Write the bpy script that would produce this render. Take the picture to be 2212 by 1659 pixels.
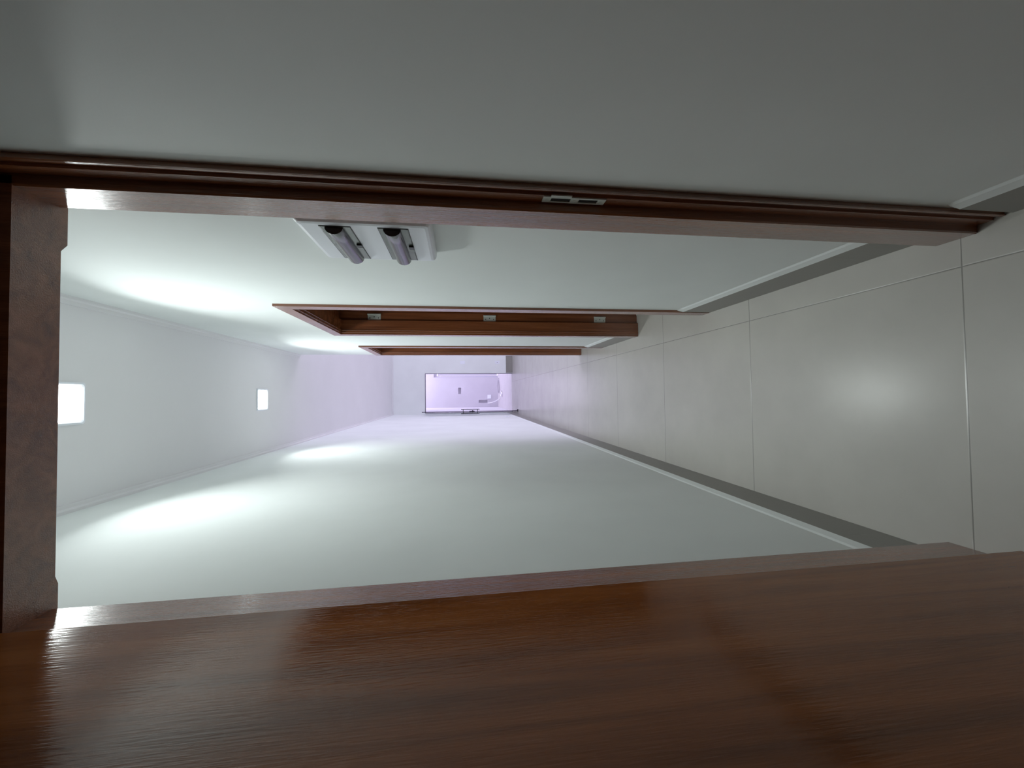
import bpy, bmesh, math, random
from mathutils import Matrix, Vector
random.seed(4)
SC = bpy.context.scene
COL = SC.collection
for o in list(bpy.data.objects):
    bpy.data.objects.remove(o)

# ------------------------------------------------------------------ camera
W, H = 2212, 1659
FPX = 845.6
PITCH, YAW, ROLL = math.radians(7.638), math.radians(1.536), math.radians(0.544)
cam_data = bpy.data.cameras.new('camera')
cam_data.sensor_fit = 'HORIZONTAL'
cam_data.sensor_width = 36.0
cam_data.lens = FPX / W * 36.0
cam_data.clip_start = 0.01
cam = bpy.data.objects.new('camera', cam_data)
COL.objects.link(cam)
# the phone was held sideways: the picture's right is down in the room
M = Matrix.Rotation(-YAW, 3, 'Z') @ Matrix.Rotation(-PITCH, 3, 'X')
right, up, fwd = M @ Vector((0, 0, -1)), M @ Vector((1, 0, 0)), M @ Vector((0, 1, 0))
Q = Matrix.Rotation(ROLL, 3, fwd)
right, up = Q @ right, Q @ up
mat4 = Matrix((right, up, -fwd)).transposed().to_4x4()
mat4.translation = Vector((0, 0, 1.30))
cam.matrix_world = mat4
SC.camera = cam

# ------------------------------------------------------------------ sky and exposure
world = bpy.data.worlds.new('sky')
SC.world = world
world.use_nodes = True
bgn = world.node_tree.nodes['Background']
bgn.inputs['Color'].default_value = (0.80, 0.75, 1.0, 1)
bgn.inputs['Strength'].default_value = 3.9
SC.view_settings.view_transform = 'Standard'
SC.view_settings.look = 'None'
SC.view_settings.gamma = 1.0
SC.view_settings.use_curve_mapping = False
SC.view_settings.exposure = 0.0
SC.cycles.max_bounces = 20
SC.cycles.diffuse_bounces = 16
SC.cycles.glossy_bounces = 8
SC.cycles.transmission_bounces = 8
SC.cycles.sample_clamp_indirect = 10.0
LAMP_COLOR = (0.93, 1.0, 0.985)
LAMP_WATTS = 7.0
LAMP_SPREAD = math.radians(130)
PANEL_GLOW = 12.0

# ------------------------------------------------------------------ materials
def nodes(name):
    m = bpy.data.materials.new(name)
    m.use_nodes = True
    nt = m.node_tree
    return m, nt, nt.nodes['Principled BSDF']

def N(nt, kind, **kw):
    n = nt.nodes.new(kind)
    for k, v in kw.items():
        if k in n.inputs:
            n.inputs[k].default_value = v
        else:
            setattr(n, k, v)
    return n

def ramp(nt, stops):
    r = nt.nodes.new('ShaderNodeValToRGB')
    el = r.color_ramp.elements
    while len(el) < len(stops):
        el.new(0.5)
    for e, (p, c) in zip(el, stops):
        e.position = p
        e.color = (*c, 1)
    return r

def plain(name, col, rough=0.5, metal=0.0, coat=0.0):
    m, nt, b = nodes(name)
    b.inputs['Base Color'].default_value = (*col, 1)
    b.inputs['Roughness'].default_value = rough
    b.inputs['Metallic'].default_value = metal
    b.inputs['Coat Weight'].default_value = coat
    return m

def paint(name, col, rough=0.75, var=0.03, bump=0.05):
    m, nt, b = nodes(name)
    tc = N(nt, 'ShaderNodeTexCoord')
    n1 = N(nt, 'ShaderNodeTexNoise', Scale=2.2, Detail=5.0)
    nt.links.new(tc.outputs['Object'], n1.inputs['Vector'])
    r = ramp(nt, [(0.3, tuple(c * (1 - var) for c in col)), (0.7, tuple(min(1, c * (1 + var)) for c in col))])
    nt.links.new(n1.outputs['Fac'], r.inputs['Fac'])
    nt.links.new(r.outputs['Color'], b.inputs['Base Color'])
    b.inputs['Roughness'].default_value = rough
    n2 = N(nt, 'ShaderNodeTexNoise', Scale=260.0, Detail=2.0)
    nt.links.new(tc.outputs['Object'], n2.inputs['Vector'])
    bp = N(nt, 'ShaderNodeBump', Strength=bump, Distance=0.002)
    nt.links.new(n2.outputs['Fac'], bp.inputs['Height'])
    nt.links.new(bp.outputs['Normal'], b.inputs['Normal'])
    return m

def wood(name, dark, mid, light, rough=0.22, stretch=(26, 26, 1.3), bump=0.4, spec=0.5):
    m, nt, b = nodes(name)
    tc = N(nt, 'ShaderNodeTexCoord')
    mp = N(nt, 'ShaderNodeMapping')
    mp.inputs['Scale'].default_value = stretch
    nt.links.new(tc.outputs['Object'], mp.inputs['Vector'])
    n1 = N(nt, 'ShaderNodeTexNoise', Scale=1.0, Detail=7.0, Roughness=0.62, Distortion=0.6)
    nt.links.new(mp.outputs['Vector'], n1.inputs['Vector'])
    r = ramp(nt, [(0.28, dark), (0.52, mid), (0.78, light)])
    nt.links.new(n1.outputs['Fac'], r.inputs['Fac'])
    nt.links.new(r.outputs['Color'], b.inputs['Base Color'])
    b.inputs['Specular IOR Level'].default_value = spec
    mp2 = N(nt, 'ShaderNodeMapping')
    mp2.inputs['Scale'].default_value = (stretch[0] * 20, stretch[1] * 20, stretch[2] * 20)
    nt.links.new(tc.outputs['Object'], mp2.inputs['Vector'])
    n2 = N(nt, 'ShaderNodeTexNoise', Scale=1.0, Detail=3.0)
    nt.links.new(mp2.outputs['Vector'], n2.inputs['Vector'])
    rr = N(nt, 'ShaderNodeMapRange')
    rr.inputs['To Min'].default_value = rough * 0.8
    rr.inputs['To Max'].default_value = rough * 1.25
    nt.links.new(n1.outputs['Fac'], rr.inputs['Value'])
    nt.links.new(rr.outputs['Result'], b.inputs['Roughness'])
    bp = N(nt, 'ShaderNodeBump', Strength=bump, Distance=0.0015)
    nt.links.new(n2.outputs['Fac'], bp.inputs['Height'])
    nt.links.new(bp.outputs['Normal'], b.inputs['Normal'])
    nt.links.new(bp.outputs['Normal'], b.inputs['Coat Normal'])
    return m

TILE = 0.755
def tile_mat(name, col, x0, y0, rough=0.3, grout=(0.25, 0.24, 0.22), gw=0.0014, axes=(0, 1)):
    """large rectified porcelain tiles: joints lie where the coordinate is a whole number of tiles from x0, y0"""
    m, nt, b = nodes(name)
    tc = N(nt, 'ShaderNodeTexCoord')
    sp = N(nt, 'ShaderNodeSeparateXYZ')
    nt.links.new(tc.outputs['Object'], sp.inputs[0])
    ds = []
    for ax, off, size in zip(axes, (x0, y0), (0.765, TILE)):
        a = N(nt, 'ShaderNodeMath', operation='SUBTRACT'); a.inputs[1].default_value = off
        nt.links.new(sp.outputs[ax], a.inputs[0])
        p = N(nt, 'ShaderNodeMath', operation='PINGPONG'); p.inputs[1].default_value = size / 2
        nt.links.new(a.outputs[0], p.inputs[0])
        ds.append(p)
    # floor tiles run a touch wider than deep
    mn = N(nt, 'ShaderNodeMath', operation='MINIMUM')
    nt.links.new(ds[0].outputs[0], mn.inputs[0]); nt.links.new(ds[1].outputs[0], mn.inputs[1])
    ls = N(nt, 'ShaderNodeMath', operation='LESS_THAN'); ls.inputs[1].default_value = gw
    nt.links.new(mn.outputs[0], ls.inputs[0])
    n1 = N(nt, 'ShaderNodeTexNoise', Scale=3.2, Detail=8.0, Roughness=0.62)
    nt.links.new(tc.outputs['Object'], n1.inputs['Vector'])
    r = ramp(nt, [(0.3, tuple(c * 0.94 for c in col)), (0.72, tuple(c * 1.045 for c in col))])
    nt.links.new(n1.outputs['Fac'], r.inputs['Fac'])
    mx = N(nt, 'ShaderNodeMix', data_type='RGBA')
    nt.links.new(ls.outputs[0], mx.inputs['Factor'])
    nt.links.new(r.outputs['Color'], mx.inputs['A'])
    mx.inputs['B'].default_value = (*grout, 1)
    nt.links.new(mx.outputs['Result'], b.inputs['Base Color'])
    rr = N(nt, 'ShaderNodeMapRange')
    rr.inputs['To Min'].default_value = rough - 0.01
    rr.inputs['To Max'].default_value = rough + 0.02
    nt.links.new(n1.outputs['Fac'], rr.inputs['Value'])
    nt.links.new(rr.outputs['Result'], b.inputs['Roughness'])
    sm = N(nt, 'ShaderNodeMapRange'); sm.inputs['From Max'].default_value = gw * 2.5
    nt.links.new(mn.outputs[0], sm.inputs['Value'])
    bp = N(nt, 'ShaderNodeBump', Strength=0.5, Distance=0.001)
    nt.links.new(sm.outputs['Result'], bp.inputs['Height'])
    nt.links.new(bp.outputs['Normal'], b.inputs['Normal'])
    return m

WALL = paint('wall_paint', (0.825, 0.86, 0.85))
LOW_BOUNCE = paint('low_bounce_paint', (0.50, 0.51, 0.50))  # for unseen near-room walls, darkened so they bounce less light
CEIL = paint('ceiling_paint', (0.83, 0.82, 0.835), var=0.015)
PLASTER = paint('outside_plaster', (0.60, 0.58, 0.63), rough=0.9, var=0.03, bump=0.15)
PAVE = tile_mat('outside_paving', (0.64, 0.61, 0.63), 0.3, 0.1, rough=0.6, grout=(0.7, 0.66, 0.7))
FLOOR = tile_mat('floor_porcelain', (0.51, 0.495, 0.455), 0.3175, 0.8465 - TILE, rough=0.26)
SKIRT = tile_mat('skirting_porcelain', (0.27, 0.262, 0.235), 0.30, 0.0, rough=0.4, axes=(1, 0), gw=0.0008)
WOOD = wood('varnished_wood', (0.13, 0.038, 0.013), (0.235, 0.074, 0.026), (0.34, 0.12, 0.046), spec=0.9)
WOOD.node_tree.nodes['Principled BSDF'].inputs['Coat Weight'].default_value = 0.5
WOOD.node_tree.nodes['Principled BSDF'].inputs['Coat Roughness'].default_value = 0.19
LEAFW = wood('varnished_door_veneer', (0.13, 0.037, 0.009), (0.26, 0.078, 0.018), (0.37, 0.125, 0.031), rough=0.10, stretch=(14, 14, 1.1), bump=0.18, spec=0.4)
WHITE = plain('white_plastic', (0.86, 0.89, 0.95), 0.3)
SMOKE = plain('smoked_grey_plastic', (0.115, 0.125, 0.112), 0.2, metal=0.35)
DARK = plain('dark_plastic_and_shade', (0.012, 0.012, 0.014), 0.4)
STEEL = plain('brushed_steel', (0.72, 0.75, 0.70), 0.38, metal=0.25)
BLACKM = plain('black_metal', (0.015, 0.015, 0.018), 0.35, metal=0.2)
ALU = plain('dark_aluminium', (0.06, 0.05, 0.08), 0.4, metal=0.3)
HOSE = plain('white_hose', (0.85, 0.85, 0.88), 0.5)
WIRE = plain('grey_cable', (0.42, 0.40, 0.46), 0.5)
GATE = plain('painted_gate', (0.55, 0.53, 0.60), 0.5)
m_, nt_, b_ = nodes('clear_glass')
b_.inputs['Base Color'].default_value = (0.93, 0.96, 0.96, 1)
b_.inputs['Roughness'].default_value = 0.0
b_.inputs['Transmission Weight'].default_value = 1.0
b_.inputs['IOR'].default_value = 1.45
GLASS = m_
m_, nt_, b_ = nodes('lit_diffuser')
b_.inputs['Base Color'].default_value = (0.9, 0.9, 0.9, 1)
b_.inputs['Emission Color'].default_value = (*LAMP_COLOR, 1)
b_.inputs['Emission Strength'].default_value = PANEL_GLOW
LIT = m_

# ------------------------------------------------------------------ helpers
def link(name, bm, mat, parent=None, smooth=False):
    me = bpy.data.meshes.new(name)
    bmesh.ops.recalc_face_normals(bm, faces=bm.faces)
    bm.to_mesh(me); bm.free()
    me.materials.append(mat)
    if smooth:
        for p in me.polygons:
            p.use_smooth = True
    o = bpy.data.objects.new(name, me)
    COL.objects.link(o)
    if parent is not None:
        o.parent = parent
        o.matrix_parent_inverse = parent_inv(parent)
    return o

def parent_inv(p):
    # everything is modelled in room coordinates; only the root Empties carry a place of their own
    return Matrix.Translation(p.location).inverted() if p.parent is None else Matrix.Identity(4)

def empty(name, loc):
    o = bpy.data.objects.new(name, None)
    o.empty_display_size = 0.1
    COL.objects.link(o)
    o.location = loc
    return o

def tag(o, label=None, cat=None, group=None, kind=None):
    if label: o['label'] = label
    if cat: o['category'] = cat
    if group: o['group'] = group
    if kind: o['kind'] = kind
    return o

def box(bm, lo, hi, bevel=0.0, seg=2):
    g = bmesh.ops.create_cube(bm, size=1.0)
    vs = g['verts']
    for v in vs:
        v.co = Vector([(lo[i] + hi[i]) / 2 + v.co[i] * (hi[i] - lo[i]) for i in range(3)])
    if bevel > 0:
        es = list({e for v in vs for e in v.link_edges})
        bmesh.ops.bevel(bm, geom=es, offset=bevel, segments=seg, affect='EDGES', profile=0.6)
    return bm

def bxo(name, lo, hi, mat, parent=None, bevel=0.0, seg=2):
    return link(name, box(bmesh.new(), lo, hi, bevel, seg), mat, parent, False)

def prism(bm, pts, axis, a, b, mapf=None):
    """extrude a 2-D outline along an axis (0, 1 or 2) from a to b; outline uses the other two axes in order"""
    def co(p, t):
        c = list(p); c.insert(axis, t)
        return Vector(mapf(c) if mapf else c)
    v0 = [bm.verts.new(co(p, a)) for p in pts]
    v1 = [bm.verts.new(co(p, b)) for p in pts]
    n = len(pts)
    bm.faces.new(v0); bm.faces.new(v1[::-1])
    for i in range(n):
        bm.faces.new((v0[i], v1[i], v1[(i + 1) % n], v0[(i + 1) % n]))
    return bm

def slab(bm, axis, t0, t1, u0, u1, w0, w1, holes=()):
    """a slab normal to axis from t0 to t1, with rectangular holes (ua, ub, wa, wb) in the other two axes"""
    us = sorted({u0, u1} | {min(max(h[i], u0), u1) for h in holes for i in (0, 1)})
    ws = sorted({w0, w1} | {min(max(h[i], w0), w1) for h in holes for i in (2, 3)})
    def solid(i, j):
        if not (0 <= i < len(us) - 1 and 0 <= j < len(ws) - 1): return False
        cu, cw = (us[i] + us[i + 1]) / 2, (ws[j] + ws[j + 1]) / 2
        return not any(h[0] < cu < h[1] and h[2] < cw < h[3] for h in holes)
    cache = {}
    def V(t, u, w):
        k = (t, u, w)
        if k not in cache:
            c = [u, w]; c.insert(axis, t)
            cache[k] = bm.verts.new(c)
        return cache[k]
    for i in range(len(us) - 1):
        for j in range(len(ws) - 1):
            if not solid(i, j): continue
            a, b, c, d = us[i], us[i + 1], ws[j], ws[j + 1]
            for t in (t0, t1):
                bm.faces.new((V(t, a, c), V(t, b, c), V(t, b, d), V(t, a, d)))
            if not solid(i - 1, j): bm.faces.new((V(t0, a, c), V(t1, a, c), V(t1, a, d), V(t0, a, d)))
            if not solid(i + 1, j): bm.faces.new((V(t0, b, c), V(t1, b, c), V(t1, b, d), V(t0, b, d)))
            if not solid(i, j - 1): bm.faces.new((V(t0, a, c), V(t1, a, c), V(t1, b, c), V(t0, b, c)))
            if not solid(i, j + 1): bm.faces.new((V(t0, a, d), V(t1, a, d), V(t1, b, d), V(t0, b, d)))
    return bm

def tube(bm, pts, r, seg=8, closed=False):
    pts = [Vector(p) for p in pts]
    rings = []
    n = len(pts)
    for i, p in enumerate(pts):
        t = (pts[(i + 1) % n] - pts[i - 1]) if closed or 0 < i < n - 1 else (pts[1] - pts[0] if i == 0 else pts[-1] - pts[-2])
        t.normalize()
        a = Vector((0, 0, 1)) if abs(t.z) < 0.9 else Vector((1, 0, 0))
        x = t.cross(a).normalized(); y = t.cross(x)
        rings.append([bm.verts.new(p + r * (math.cos(2 * math.pi * k / seg) * x + math.sin(2 * math.pi * k / seg) * y)) for k in range(seg)])
    for i in range(n if closed else n - 1):
        A, B = rings[i], rings[(i + 1) % n]
        for k in range(seg):
            bm.faces.new((A[k], A[(k + 1) % seg], B[(k + 1) % seg], B[k]))
    if not closed:
        bm.faces.new(rings[0][::-1]); bm.faces.new(rings[-1])
    return bm

def struct(name, bm, mat, label=None):
    o = link(name, bm, mat)
    o['kind'] = 'structure'
    if label: o['label'] = label
    return o

# ------------------------------------------------------------------ setting
XR, XL = 0.424, -0.455            # the passage's two wall faces
ZC = 2.88
YF, YB = 0.765, 0.902             # the near doorway wall, room side and passage side
YE = 9.6                          # far end wall
YT = 4.135                        # where the right wall stops and the living room opens
XLIV = 4.2
YR = -2.4                         # back of the near room
XRL = -2.6
D1 = (1.948, 2.705, 2.07)         # clear opening of the two side doors: y0, y1, height
D2 = (3.466, 4.055, 2.07)
J = 0.034                         # jamb thickness
XO = (-0.43, 0.528, 2.121)        # far opening to the yard: x0, x1, height

struct('floor', slab(bmesh.new(), 2, -0.1, 0.0, XRL - 0.2, XLIV + 0.2, YR - 0.2, YE + 0.16), FLOOR, 'pale grey porcelain tiled floor')
struct('ceiling', slab(bmesh.new(), 2, ZC, ZC + 0.1, XRL - 0.2, XLIV + 0.2, YR - 0.2, YE + 0.16), CEIL, 'white plaster ceiling of the passage')
struct('wall_left', slab(bmesh.new(), 0, XL - 0.15, XL, YB, YE, 0, ZC), WALL, 'long grey green painted wall of the passage')
struct('wall_right', slab(bmesh.new(), 0, XR, XR + 0.16, YR, YT, 0, ZC,
       [(D1[0] - J, D1[1] + J, -1, D1[2] + J), (D2[0] - J, D2[1] + J, -1, D2[2] + J)]), WALL, 'grey green painted wall with the two side doorways')
struct('wall_front', slab(bmesh.new(), 1, YF + 0.003, YB - 0.003, XRL, XR, 0, ZC, [(XL, XR, -1, 2.155)]), LOW_BOUNCE, 'wall around the near doorway')
struct('wall_back', slab(bmesh.new(), 1, YR - 0.15, YR, XRL, XR + 0.16, 0, ZC, []), LOW_BOUNCE)
struct('wall_side', slab(bmesh.new(), 0, XRL - 0.15, XRL, YR - 0.15, YB, 0, ZC), LOW_BOUNCE)
# closed rooms behind the right wall
struct('wall_inner', slab(bmesh.new(), 0, 3.0, 3.1, YR, YT, 0, ZC), WALL)
struct('wall_partition', slab(bmesh.new(), 1, 3.12, 3.20, XR + 0.16, 3.0, 0, ZC), WALL)
struct('wall_room', slab(bmesh.new(), 1, YR - 0.1, YR, XR + 0.16, 3.1, 0, ZC), WALL)
struct('wall_living', slab(bmesh.new(), 1, YT - 0.13, YT, XR + 0.16, XLIV, 0, ZC), WALL)
struct('wall_east', slab(bmesh.new(), 0, XLIV, XLIV + 0.15, YT - 0.13, YE + 0.15, 0, ZC, [(4.4, 8.2, 0.0, 2.6)]), WALL)
struct('wall_end', slab(bmesh.new(), 1, YE, YE + 0.15, XL - 0.15, XLIV, 0, ZC, [(XO[0], XO[1], -1, XO[2])]), WALL, 'end wall with the glass doorway to the yard')

# tiled skirting and the sloped plaster ledge on top of it
SH, ST = 0.150, 0.010
def skirting(name, side, x, y0, y1):
    s = -1 if side == 'r' else 1
    struct(name, prism(bmesh.new(), [(x, 0), (x + s * ST, 0), (x + s * ST, SH), (x, SH)], 1, y0, y1), SKIRT)
def ledge(name, side, x, y0, y1):
    s = -1 if side == 'r' else 1
    struct(name, prism(bmesh.new(), [(x, SH), (x + s * ST, SH), (x + s * (ST - 0.001), SH + 0.004), (x + s * 0.004, SH + 0.026), (x, SH + 0.034)], 1, y0, y1), WALL)
def mk(side, x, segs, base, k0):
    for i, (a, b) in enumerate(segs):
        skirting(base if i == 0 else '%s_%d' % (base, i + 1), side, x, a, b)
        ledge('trim_%d' % (k0 + i), side, x, a, b)
mk('l', XL, [(YB, YE)], 'baseboard_left', 1)
mk('r', XR, [(YB, 1.88), (2.767, 3.398), (4.122, YT)], 'baseboard_right', 2)
mk('r', XR, [(YR, 0.748)], 'baseboard_near', 5)
struct('baseboard_end', slab(bmesh.new(), 1, YE - 0.01, YE, XO[1] + 0.012, XLIV, 0, 0.16), SKIRT)
struct('trim_6', slab(bmesh.new(), 1, YE - 0.008, YE, XO[1] + 0.012, XLIV, 0.16, 0.178), WALL)

# thin stepped plaster crown along the ceiling
def crown(name, x, s, y0, y1):
    struct(name, prism(bmesh.new(), [(x, ZC), (x + s * 0.034, ZC), (x + s * 0.034, ZC - 0.006), (x + s * 0.018, ZC - 0.008),
                                     (x + s * 0.012, ZC - 0.018), (x, ZC - 0.020)], 1, y0, y1), CEIL)
crown('trim_7', XL, 1, YB, YE)
crown('trim_8', XR, -1, YB, YT)
struct('trim_9', prism(bmesh.new(), [(YE, ZC), (YE - 0.05, ZC), (YE - 0.05, ZC - 0.008), (YE - 0.02, ZC - 0.018), (YE, ZC - 0.02)], 0, XL, XLIV), CEIL)

# ------------------------------------------------------------------ wooden door frames
def frame(root, mp, u0, u1, h, face_casing=None, back_casing=None, depth=0.14, stop=0.092, reb=0.020, lo=J, hi=J, ht=J, notch=False):
    """a rebated frame. mp turns (u across, v into the wall, z) into the room; v=0 is the stop side"""
    f = lambda c: mp(*c)
    def jamb(u, s, w):
        r = 0.003
        pts = [(u - s * r, 0), (u, r), (u, stop - r), (u - s * r, stop), (u - s * reb, stop), (u - s * reb, depth - 0.017),
               (u - s * (reb + 0.006), depth - 0.0165), (u - s * (reb + 0.006), depth - 0.004), (u - s * (reb + 0.0015), depth - 0.003), (u - s * (reb + 0.0015), depth),
               (u - s * w, depth), (u - s * w, 0)]
        return prism(bmesh.new(), pts, 2, 0.001, h + ht, f)
    link('jamb', jamb(u0, 1, lo), WOOD, root)
    link('jamb', jamb(u1, -1, hi), WOOD, root)
    hb = bmesh.new()
    pts = [(0, h + ht), (0, h), (stop, h), (stop, h + reb), (depth, h + reb), (depth, h + ht)]
    prism(hb, pts, 0, u0 - reb + 0.002, u1 + reb - 0.002, f)
    if notch:
        for a, b, t in ((u1 - 0.088, u1 + 0.01, -0.016), (u0 + 0.062, u0 - 0.01, 0.016)):
            d = 0.013 if t < 0 else 0.006
            prism(hb, [(a, 0), (a + (abs(t) if t < 0 else -abs(t)), -d), (b, -d), (b, 0)], 2, h, h + ht, f)
    link('head', hb, WOOD, root)
    for cs, v0, v1 in ((face_casing, -0.012, 0.0), (back_casing, depth, depth + (0.003 if notch else 0.012))):
        if not cs: continue
        wl, wr, wt = cs
        lip = 0.004 if v0 < 0 else reb + 0.0015
        def cas(bmx, a, b, za, zb, ax):
            if ax == 2: pts = [(a, v0 if v0 < 0 else v1), (b, v0 if v0 < 0 else v1), (b, v1 if v0 < 0 else v0), (a, v1 if v0 < 0 else v0)]
            return prism(bmx, pts, 2, za, zb, f)
        if wl: link('casing', cas(bmesh.new(), u0 - lip - wl, u0 - lip, 0.001, h + lip, 2), WOOD, root)
        if wr: link('casing', cas(bmesh.new(), u1 + lip, u1 + lip + wr, 0.001, h + lip, 2), WOOD, root)
        link('casing', cas(bmesh.new(), u0 - lip - wl, u1 + lip + wr, h + lip, h + lip + wt, 2), WOOD, root)

def hinge(root_leaf, mp, u, s, v0, z, parent):
    """a steel butt hinge on the rebate: plate, knuckle, three screws"""
    b = bmesh.new()
    def bx(a, bb):
        P, R = Vector(mp(*a)), Vector(mp(*bb))
        box(b, [min(P[i], R[i]) for i in range(3)], [max(P[i], R[i]) for i in range(3)])
    bx((u - s * 0.0005, v0, z - 0.042), (u + s * 0.0025, v0 + 0.036, z + 0.042))
    tube(b, [mp(u + s * 0.004, v0 + 0.040, z - 0.043), mp(u + s * 0.004, v0 + 0.040, z + 0.043)], 0.006, 10)
    o = link('hinge', b, STEEL, parent)
    sb = bmesh.new()
    for dz, dv in ((-0.028, 0.016), (0, 0.024), (0.028, 0.016)):
        P, R = Vector(mp(u + s * 0.0026, v0 + dv - 0.003, z + dz - 0.003)), Vector(mp(u + s * 0.0034, v0 + dv + 0.003, z + dz + 0.003))
        box(sb, [min(P[i], R[i]) for i in range(3)], [max(P[i], R[i]) for i in range(3)], 0.0005)
    link('screws', sb, DARK, o)

# near doorway: the camera looks through it from the rebate side
door_1 = empty('door_1', (0, YB, 0))
tag(door_1, 'dark varnished wooden door standing wide open in the near doorway', 'door', kind='structure')
mp1 = lambda u, v, z: (u, YB - v, z)
frame(door_1, mp1, -0.412, 0.391, 2.10, back_casing=(0.021, 0.0110, 0.05), depth=0.137, stop=0.090, lo=0.0425, hi=0.0325, ht=0.05, notch=True)
# moulded bead in front of the casing on the right
link('casing_bead', prism(bmesh.new(), [(0.4128, 0.7622), (0.4135, 0.7600), (0.4155, 0.7600), (0.4165, 0.7622)], 2, 0.001, 2.12), WOOD, door_1)
leaf = bxo('door_leaf', (-0.4145, -0.043, 0.008), (-0.379, 0.757, 2.108), LEAFW, door_1, 0.0018, 2)
# striker plate on the rebate
sp = link('strike_plate', slab(bmesh.new(), 0, 0.4085, 0.4112, 0.783, 0.806, 0.988, 1.123,
          [(0.788, 0.801, 1.064, 1.106), (0.788, 0.801, 1.005, 1.046)]), STEEL, door_1)
lb = bmesh.new(); box(lb, (0.4085, 0.777, 1.064), (0.4112, 0.784, 1.108), 0.0006)
link('strike_lip', lb, STEEL, sp)
rb = bmesh.new()
box(rb, (0.4103, 0.788, 1.064), (0.4114, 0.801, 1.106)); box(rb, (0.4103, 0.788, 1.005), (0.4114, 0.801, 1.046))
link('latch_hole_shade', rb, DARK, sp)  # dark blocks paint the shade inside the plate's two holes
scb = bmesh.new()
for z in (0.997, 1.055, 1.114):
    tube(scb, [(0.4087, 0.7945, z), (0.4078, 0.7945, z)], 0.0032, 12)
link('screws', scb, STEEL, sp)

# two side doorways in the right wall
def side_door(name, d, label, hinges=True):
    root = empty(name, (XR, (d[0] + d[1]) / 2, 0))
    tag(root, label, 'door', kind='structure')
    mp = lambda u, v, z: (XR + v, u, z)
    cr = min(0.06, (YT - d[1] - 0.006)) if d is D2 else 0.06
    frame(root, mp, d[0], d[1], d[2], face_casing=(0.062, cr, 0.060), back_casing=(0.06, 0.03 if d is D2 else 0.06, 0.06), depth=0.16, stop=0.086)
    # small rounded stop bead round the opening
    bd = bmesh.new()
    tube(bd, [mp(d[0] + 0.001, 0.016, 0.002), mp(d[0] + 0.001, 0.016, d[2] - 0.002), mp(d[1] - 0.001, 0.016, d[2] - 0.002), mp(d[1] - 0.001, 0.016, 0.002)], 0.004, 10)
    link('stop_bead', bd, WOOD, root)
    # door leaf swung back into the room, square to the wall
    y = d[1] - 0.004
    lf = bxo('door_leaf', (XR + 0.172, y - 0.012, 0.01), (XR + 0.172 + (d[1] - d[0]), y + 0.023, d[2]), LEAFW, root, 0.0015)
    if hinges:
        for z in (1.865, 1.087, 0.285):
            hinge(lf, mp, d[1] + 0.020, -1, 0.087, z, root)
    return root
side_door('door_2', D1, 'first dark wood side doorway on the right wall with three steel hinges')
side_door('door_3', D2, 'second dark wood side doorway farther along the right wall', False)

# ------------------------------------------------------------------ ceiling lamps
def rounded(bm, cx, cy, half, r, z, seg=5):
    pts = []
    for qx, qy, a0 in ((1, 1, 0), (-1, 1, 90), (-1, -1, 180), (1, -1, 270)):
        for k in range(seg + 1):
            a = math.radians(a0 + 90 * k / seg)
            pts.append(bm.verts.new((cx + qx * (half - r) + r * math.cos(a), cy + qy * (half - r) + r * math.sin(a), z)))
    return pts
def lamp(x, y, label):
    root = empty('ceiling_light', (x, y, ZC))
    tag(root, label, 'ceiling light', 'square led panels along the passage ceiling')
    b = bmesh.new()
    rings = [rounded(b, x, y, 0.088, 0.014, ZC - 0.0005), rounded(b, x, y, 0.088, 0.014, ZC - 0.006),
             rounded(b, x, y, 0.080, 0.012, ZC - 0.009), rounded(b, x, y, 0.074, 0.011, ZC - 0.005)]
    for A, B in zip(rings, rings[1:]):
        for i in range(len(A)):
            b.faces.new((A[i], A[(i + 1) % len(A)], B[(i + 1) % len(A)], B[i]))
    b.faces.new(rings[0])
    link('frame', b, WHITE, root)
    b = bmesh.new()
    f = b.faces.new(rounded(b, x, y, 0.0745, 0.011, ZC - 0.0056))
    f.normal_update()
    if f.normal.z > 0: f.normal_flip()
    me = bpy.data.meshes.new('diffuser'); b.to_mesh(me); b.free(); me.materials.append(LIT)
    o = bpy.data.objects.new('diffuser', me); COL.objects.link(o); o.parent = root; o.matrix_parent_inverse = parent_inv(root)
    ld = bpy.data.lights.new('lamp_light', 'AREA')
    ld.shape = 'SQUARE'; ld.size = 0.14; ld.energy = LAMP_WATTS; ld.color = LAMP_COLOR; ld.spread = LAMP_SPREAD
    lo = bpy.data.objects.new('lamp_light', ld); COL.objects.link(lo)
    lo.parent = root; lo.location = (0, 0, -0.008)
lamp(-0.014, 1.800, 'bright square ceiling panel just beyond the near door head')
lamp(-0.016, 3.398, 'smaller looking bright square ceiling panel farther down the passage')

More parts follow.
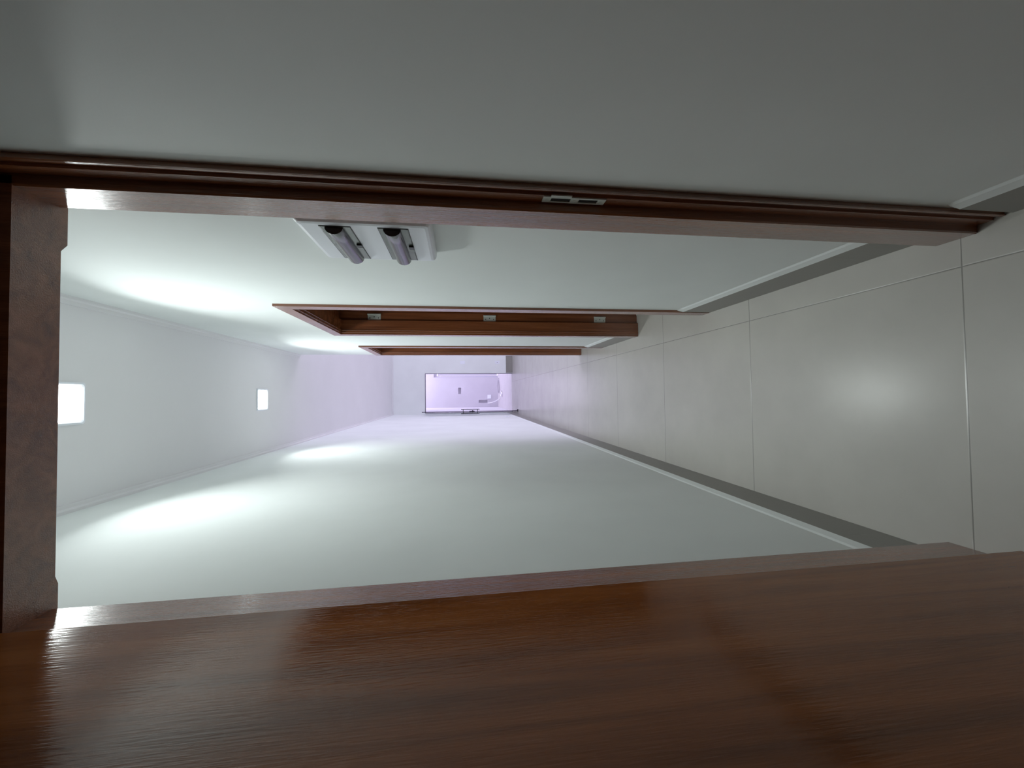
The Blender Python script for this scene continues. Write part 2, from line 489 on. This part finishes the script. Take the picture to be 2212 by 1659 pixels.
# ------------------------------------------------------------------ distribution board on the right wall
def board():
    x0 = 0.394
    ya, yb, za, zb = 0.915, 1.172, 1.362, 1.672
    root = empty('distribution_board', (XR, (ya + yb) / 2, za))
    tag(root, 'white electrical panel box with two curved smoked flaps on the right wall', 'electrical panel')
    b = bmesh.new()
    # cover: swollen front with a broad rounded shoulder all round
    def ring(dx, inset, r):
        pts = []
        for qy, qz, a0 in ((1, 1, 0), (-1, 1, 90), (-1, -1, 180), (1, -1, 270)):
            for k in range(5):
                a = math.radians(a0 + 90 * k / 4)
                hy, hz = (yb - ya) / 2 - inset, (zb - za) / 2 - inset
                pts.append(b.verts.new((dx, (ya + yb) / 2 + qy * (hy - r) + r * math.cos(a), (za + zb) / 2 + qz * (hz - r) + r * math.sin(a))))
        return pts
    rs = [ring(XR - 0.0003, 0.0, 0.010), ring(x0 + 0.014, 0.001, 0.010), ring(x0 + 0.006, 0.004, 0.010), ring(x0 + 0.0015, 0.009, 0.010), ring(x0, 0.016, 0.008)]
    for A, B in zip(rs, rs[1:]):
        for i in range(len(A)):
            b.faces.new((A[i], A[(i + 1) % len(A)], B[(i + 1) % len(A)], B[i]))
    b.faces.new(rs[-1]); b.faces.new(rs[0])
    link('cover', b, WHITE, root)
    for z0, z1 in ((1.549, 1.617), (1.418, 1.486)):
        zc = (z0 + z1) / 2
        y0, y1 = 0.940, 1.152
        fl = bmesh.new()
        # flat flange
        box(fl, (x0 - 0.0016, y0, z0), (x0 + 0.001, y1, z1), 0.0006)
        f = link('flap', fl, SMOKE, root)
        # half round bulge along the flap
        bb = bmesh.new()
        R, rx, n = 0.0205, 0.0165, 18
        prof = [(x0 - 0.001 - rx * math.sin(math.pi * k / n), zc + 0.003 + R * math.cos(math.pi * k / n)) for k in range(n + 1)]
        A = [bb.verts.new((px, y0 + 0.004, pz)) for px, pz in prof]
        B = [bb.verts.new((px, y1 - 0.001, pz)) for px, pz in prof]
        for i in range(n):
            bb.faces.new((A[i], A[i + 1], B[i + 1], B[i]))
        bb.faces.new(B)
        link('bulge', bb, SMOKE, f, True)
        cb = bmesh.new()
        A = [cb.verts.new((x0 - 0.001 - (rx - 0.001) * math.sin(math.pi * k / n), y0 + 0.0045, zc + 0.003 + (R - 0.001) * math.cos(math.pi * k / n))) for k in range(n + 1)]
        B = [cb.verts.new((v.co.x, y0 + 0.008, v.co.z)) for v in A]
        for i in range(n):
            cb.faces.new((A[i], A[i + 1], B[i + 1], B[i]))
        cb.faces.new(A); cb.faces.new(B)
        link('end_cap', cb, DARK, f)
        # dark seam around the flap
        sb = slab(bmesh.new(), 0, x0 - 0.0008, x0 + 0.0012, y0 - 0.0016, y1 + 0.0016, z0 - 0.0016, z1 + 0.0016, [(y0, y1, z0, z1)])
        link('seam', sb, DARK, f)
        lt = bmesh.new()
        box(lt, (x0 - 0.006, 1.040, z0 - 0.002), (x0 - 0.001, 1.058, z0 + 0.010), 0.001)
        link('latch', lt, DARK, f)
board()

# ------------------------------------------------------------------ far end: opening, glass door, switches
alu = slab(bmesh.new(), 1, YE - 0.004, YE + 0.05, XO[0], XO[1], 0.0, XO[2], [(XO[0] + 0.012, XO[1] - 0.012, -1, XO[2] - 0.012)])
struct('trim_10', alu, ALU, 'thin dark aluminium frame around the far opening')
door_4 = empty('door_4', (-0.40, 9.58, 0))
tag(door_4, 'frameless glass door swung open along the left wall at the far end', 'door', kind='structure')
gl = bmesh.new(); box(gl, (-0.005, -0.86, 0.012), (0.005, 0.0, 2.10), 0.001)
eb = bmesh.new(); box(eb, (-0.007, -0.868, 0.012), (0.007, -0.858, 2.10))
hb = bmesh.new()
for s in (-1, 1):
    tube(hb, [(s * 0.048, -0.76, 0.86), (s * 0.048, -0.76, 1.27)], 0.0085, 10)
for z in (0.905, 1.225):
    tube(hb, [(-0.048, -0.76, z), (0.048, -0.76, z)], 0.007, 8)
kb = bmesh.new(); box(kb, (-0.024, -0.80, 1.00), (0.024, -0.74, 1.03), 0.003); box(kb, (-0.014, -0.80, 0.97), (0.014, -0.75, 1.09), 0.004)
pb = bmesh.new()
box(pb, (-0.012, -0.88, 0.004), (0.03, -0.80, 0.02)); box(pb, (-0.035, -0.868, 0.003), (-0.02, -0.852, 0.013))
tb = bmesh.new(); box(tb, (-0.012, -0.10, 2.098), (0.012, 0.0, 2.112)); box(tb, (-0.008, -0.88, 2.098), (0.008, -0.80, 2.115))
for nm, b, m in (('glass_panel', gl, GLASS), ('edge_profile', eb, ALU), ('pull_handle', hb, BLACKM), ('lock', kb, BLACKM), ('floor_pivot', pb, BLACKM), ('top_pivot', tb, BLACKM)):
    o = link(nm, b, m)
    o.parent = door_4
door_4.rotation_euler = (0, 0, math.radians(2.4))

def plate(name, cat, label, normal, c, w, h, mod, group=None, hole=False):
    """a wall plate standing on a wall face; normal is '-y', '+x'"""
    root = empty(name, c)
    tag(root, label, cat, group)
    def P(a, d, z): return (c[0] + a, c[1] - d, c[2] + z) if normal == '-y' else (c[0] + d, c[1] + a, c[2] + z)
    def bx(nm, a0, a1, d0, d1, z0, z1, m, bv=0.001):
        p, q = P(a0, d0, z0), P(a1, d1, z1)
        bxo(nm, [min(p[i], q[i]) for i in range(3)], [max(p[i], q[i]) for i in range(3)], m, root, bv)
    bx('plate', -w / 2, w / 2, 0, 0.008, -h / 2, h / 2, WHITE, 0.002)
    if hole: bx('socket', -0.010, 0.010, 0.0082, 0.0095, -0.012, 0.012, WIRE)
    else:
        for k in range(mod):
            a = (k - (mod - 1) / 2) * 0.024
            bx('rocker', a - 0.011, a + 0.011, 0.008, 0.0115, -0.020, 0.020, WHITE)
plate('light_switch', 'switch', 'white switch plate at hand height on the end wall right of the opening', '-y', (0.794, YE, 1.223), 0.072, 0.115, 2)
plate('wall_socket', 'socket', 'white socket plate low on the end wall below the switch', '-y', (0.792, YE, 0.372), 0.072, 0.115, 1, hole=True)
plate('light_switch', 'switch', 'white switch plate high on the left wall near the far end', '+x', (XL, 8.20, 1.86), 0.20, 0.10, 3)
plate('wall_socket', 'socket', 'white socket plate low on the left wall near the far end', '+x', (XL, 7.97, 0.34), 0.20, 0.09, 2, hole=True)

# ------------------------------------------------------------------ the yard outside
YO = 13.4
struct('ground_yard', slab(bmesh.new(), 2, -0.12, -0.012, -0.7, 5.0, YE + 0.16, YO + 0.3), PAVE, 'pale paved yard outside the far opening')
gx0, gz1 = 0.600, 2.157
struct('wall_yard', slab(bmesh.new(), 1, YO, YO + 0.22, -0.7, 5.0, -0.02, 3.0,
       [(gx0, 1.45, -0.01, gz1), (0.04, 0.25, 1.252, 1.348), (-0.277, -0.177, 0.357, 0.657)]), PLASTER, 'lavender plastered yard wall seen through the far opening')
struct('wall_yard_side', slab(bmesh.new(), 0, -0.62, -0.42, YE + 0.15, YO, -0.02, 3.0), PLASTER)
struct('wall_yard_niche', slab(bmesh.new(), 1, YO + 0.09, YO + 0.10, -0.6, 0.55, -0.02, 2.0), PLASTER)
gate = empty('gate_panel', (1.02, YO + 0.14, 0))
struct('yard_sky_blocker', slab(bmesh.new(), 2, 2.95, 3.05, -0.7, 5.0, YE + 0.15, YE + 2.3), PLASTER)  # unseen slab added over the yard to hold back sky light
tag(gate, 'pale flat metal gate set back in the yard wall on the right', 'gate')
link('panel', box(bmesh.new(), (gx0 + 0.06, YO + 0.12, 0.01), (1.44, YO + 0.15, gz1 - 0.12)), GATE, gate)
link('frame', slab(bmesh.new(), 1, YO + 0.09, YO + 0.17, gx0, 1.45, -0.005, gz1, [(gx0 + 0.055, 1.395, -1, gz1 - 0.10)]), GATE, gate)
jb = empty('junction_box', (-0.07, YO, 0.29))
tag(jb, 'small square white junction box cover low on the yard wall', 'junction box')
bxo('base', (-0.137, YO - 0.012, 0.228), (-0.005, YO, 0.356), WHITE, jb, 0.003)
bxo('lid', (-0.130, YO - 0.030, 0.235), (-0.012, YO - 0.012, 0.349), WHITE, jb, 0.006)
def bez(P, n=24):
    out = []
    for i in range(n + 1):
        t = i / n
        a = [Vector(p) for p in P]
        while len(a) > 1:
            a = [x.lerp(y, t) for x, y in zip(a, a[1:])]
        out.append(a[0])
    return out
hz = 0.006
conduit = link('conduit_hose', tube(bmesh.new(), bez([(-0.285, YO + 0.02, 0.356), (-0.30, YO - 0.05, 0.30), (-0.26, YO - 0.12, 0.12), (-0.17, YO - 0.25, 0.0), (-0.14, 12.95, hz), (-0.11, 12.6, hz)]), 0.013, 10), HOSE, None, True)
tag(conduit, 'white flexible conduit curving from the wall niche down to the paving', 'hose')
def loops(n, cx, cy, rx, ry, jit, r, mat, nm, label):
    pts = []
    k = 26
    for i in range(n * k + 1):
        a = 2 * math.pi * i / k
        t = i / (n * k)
        pts.append((cx + (rx + jit * math.sin(3.1 * t * 7)) * math.cos(a) + 0.03 * math.sin(11 * t), cy + (ry + jit * 2 * math.cos(5 * t * 6)) * math.sin(a), hz + 0.004 + 0.012 * t * n))
    o = link(nm, tube(bmesh.new(), pts, r, 8), mat, None, True)
    tag(o, label, 'cable')
    return o
loops(2, 0.02, 12.10, 0.09, 0.20, 0.012, 0.012, HOSE, 'coiled_hose', 'white hose lying in a round coil on the yard paving')
loops(2, 0.28, 12.85, 0.26, 0.22, 0.02, 0.007, WIRE, 'coiled_cable', 'thin grey cable in long loose loops on the yard paving')
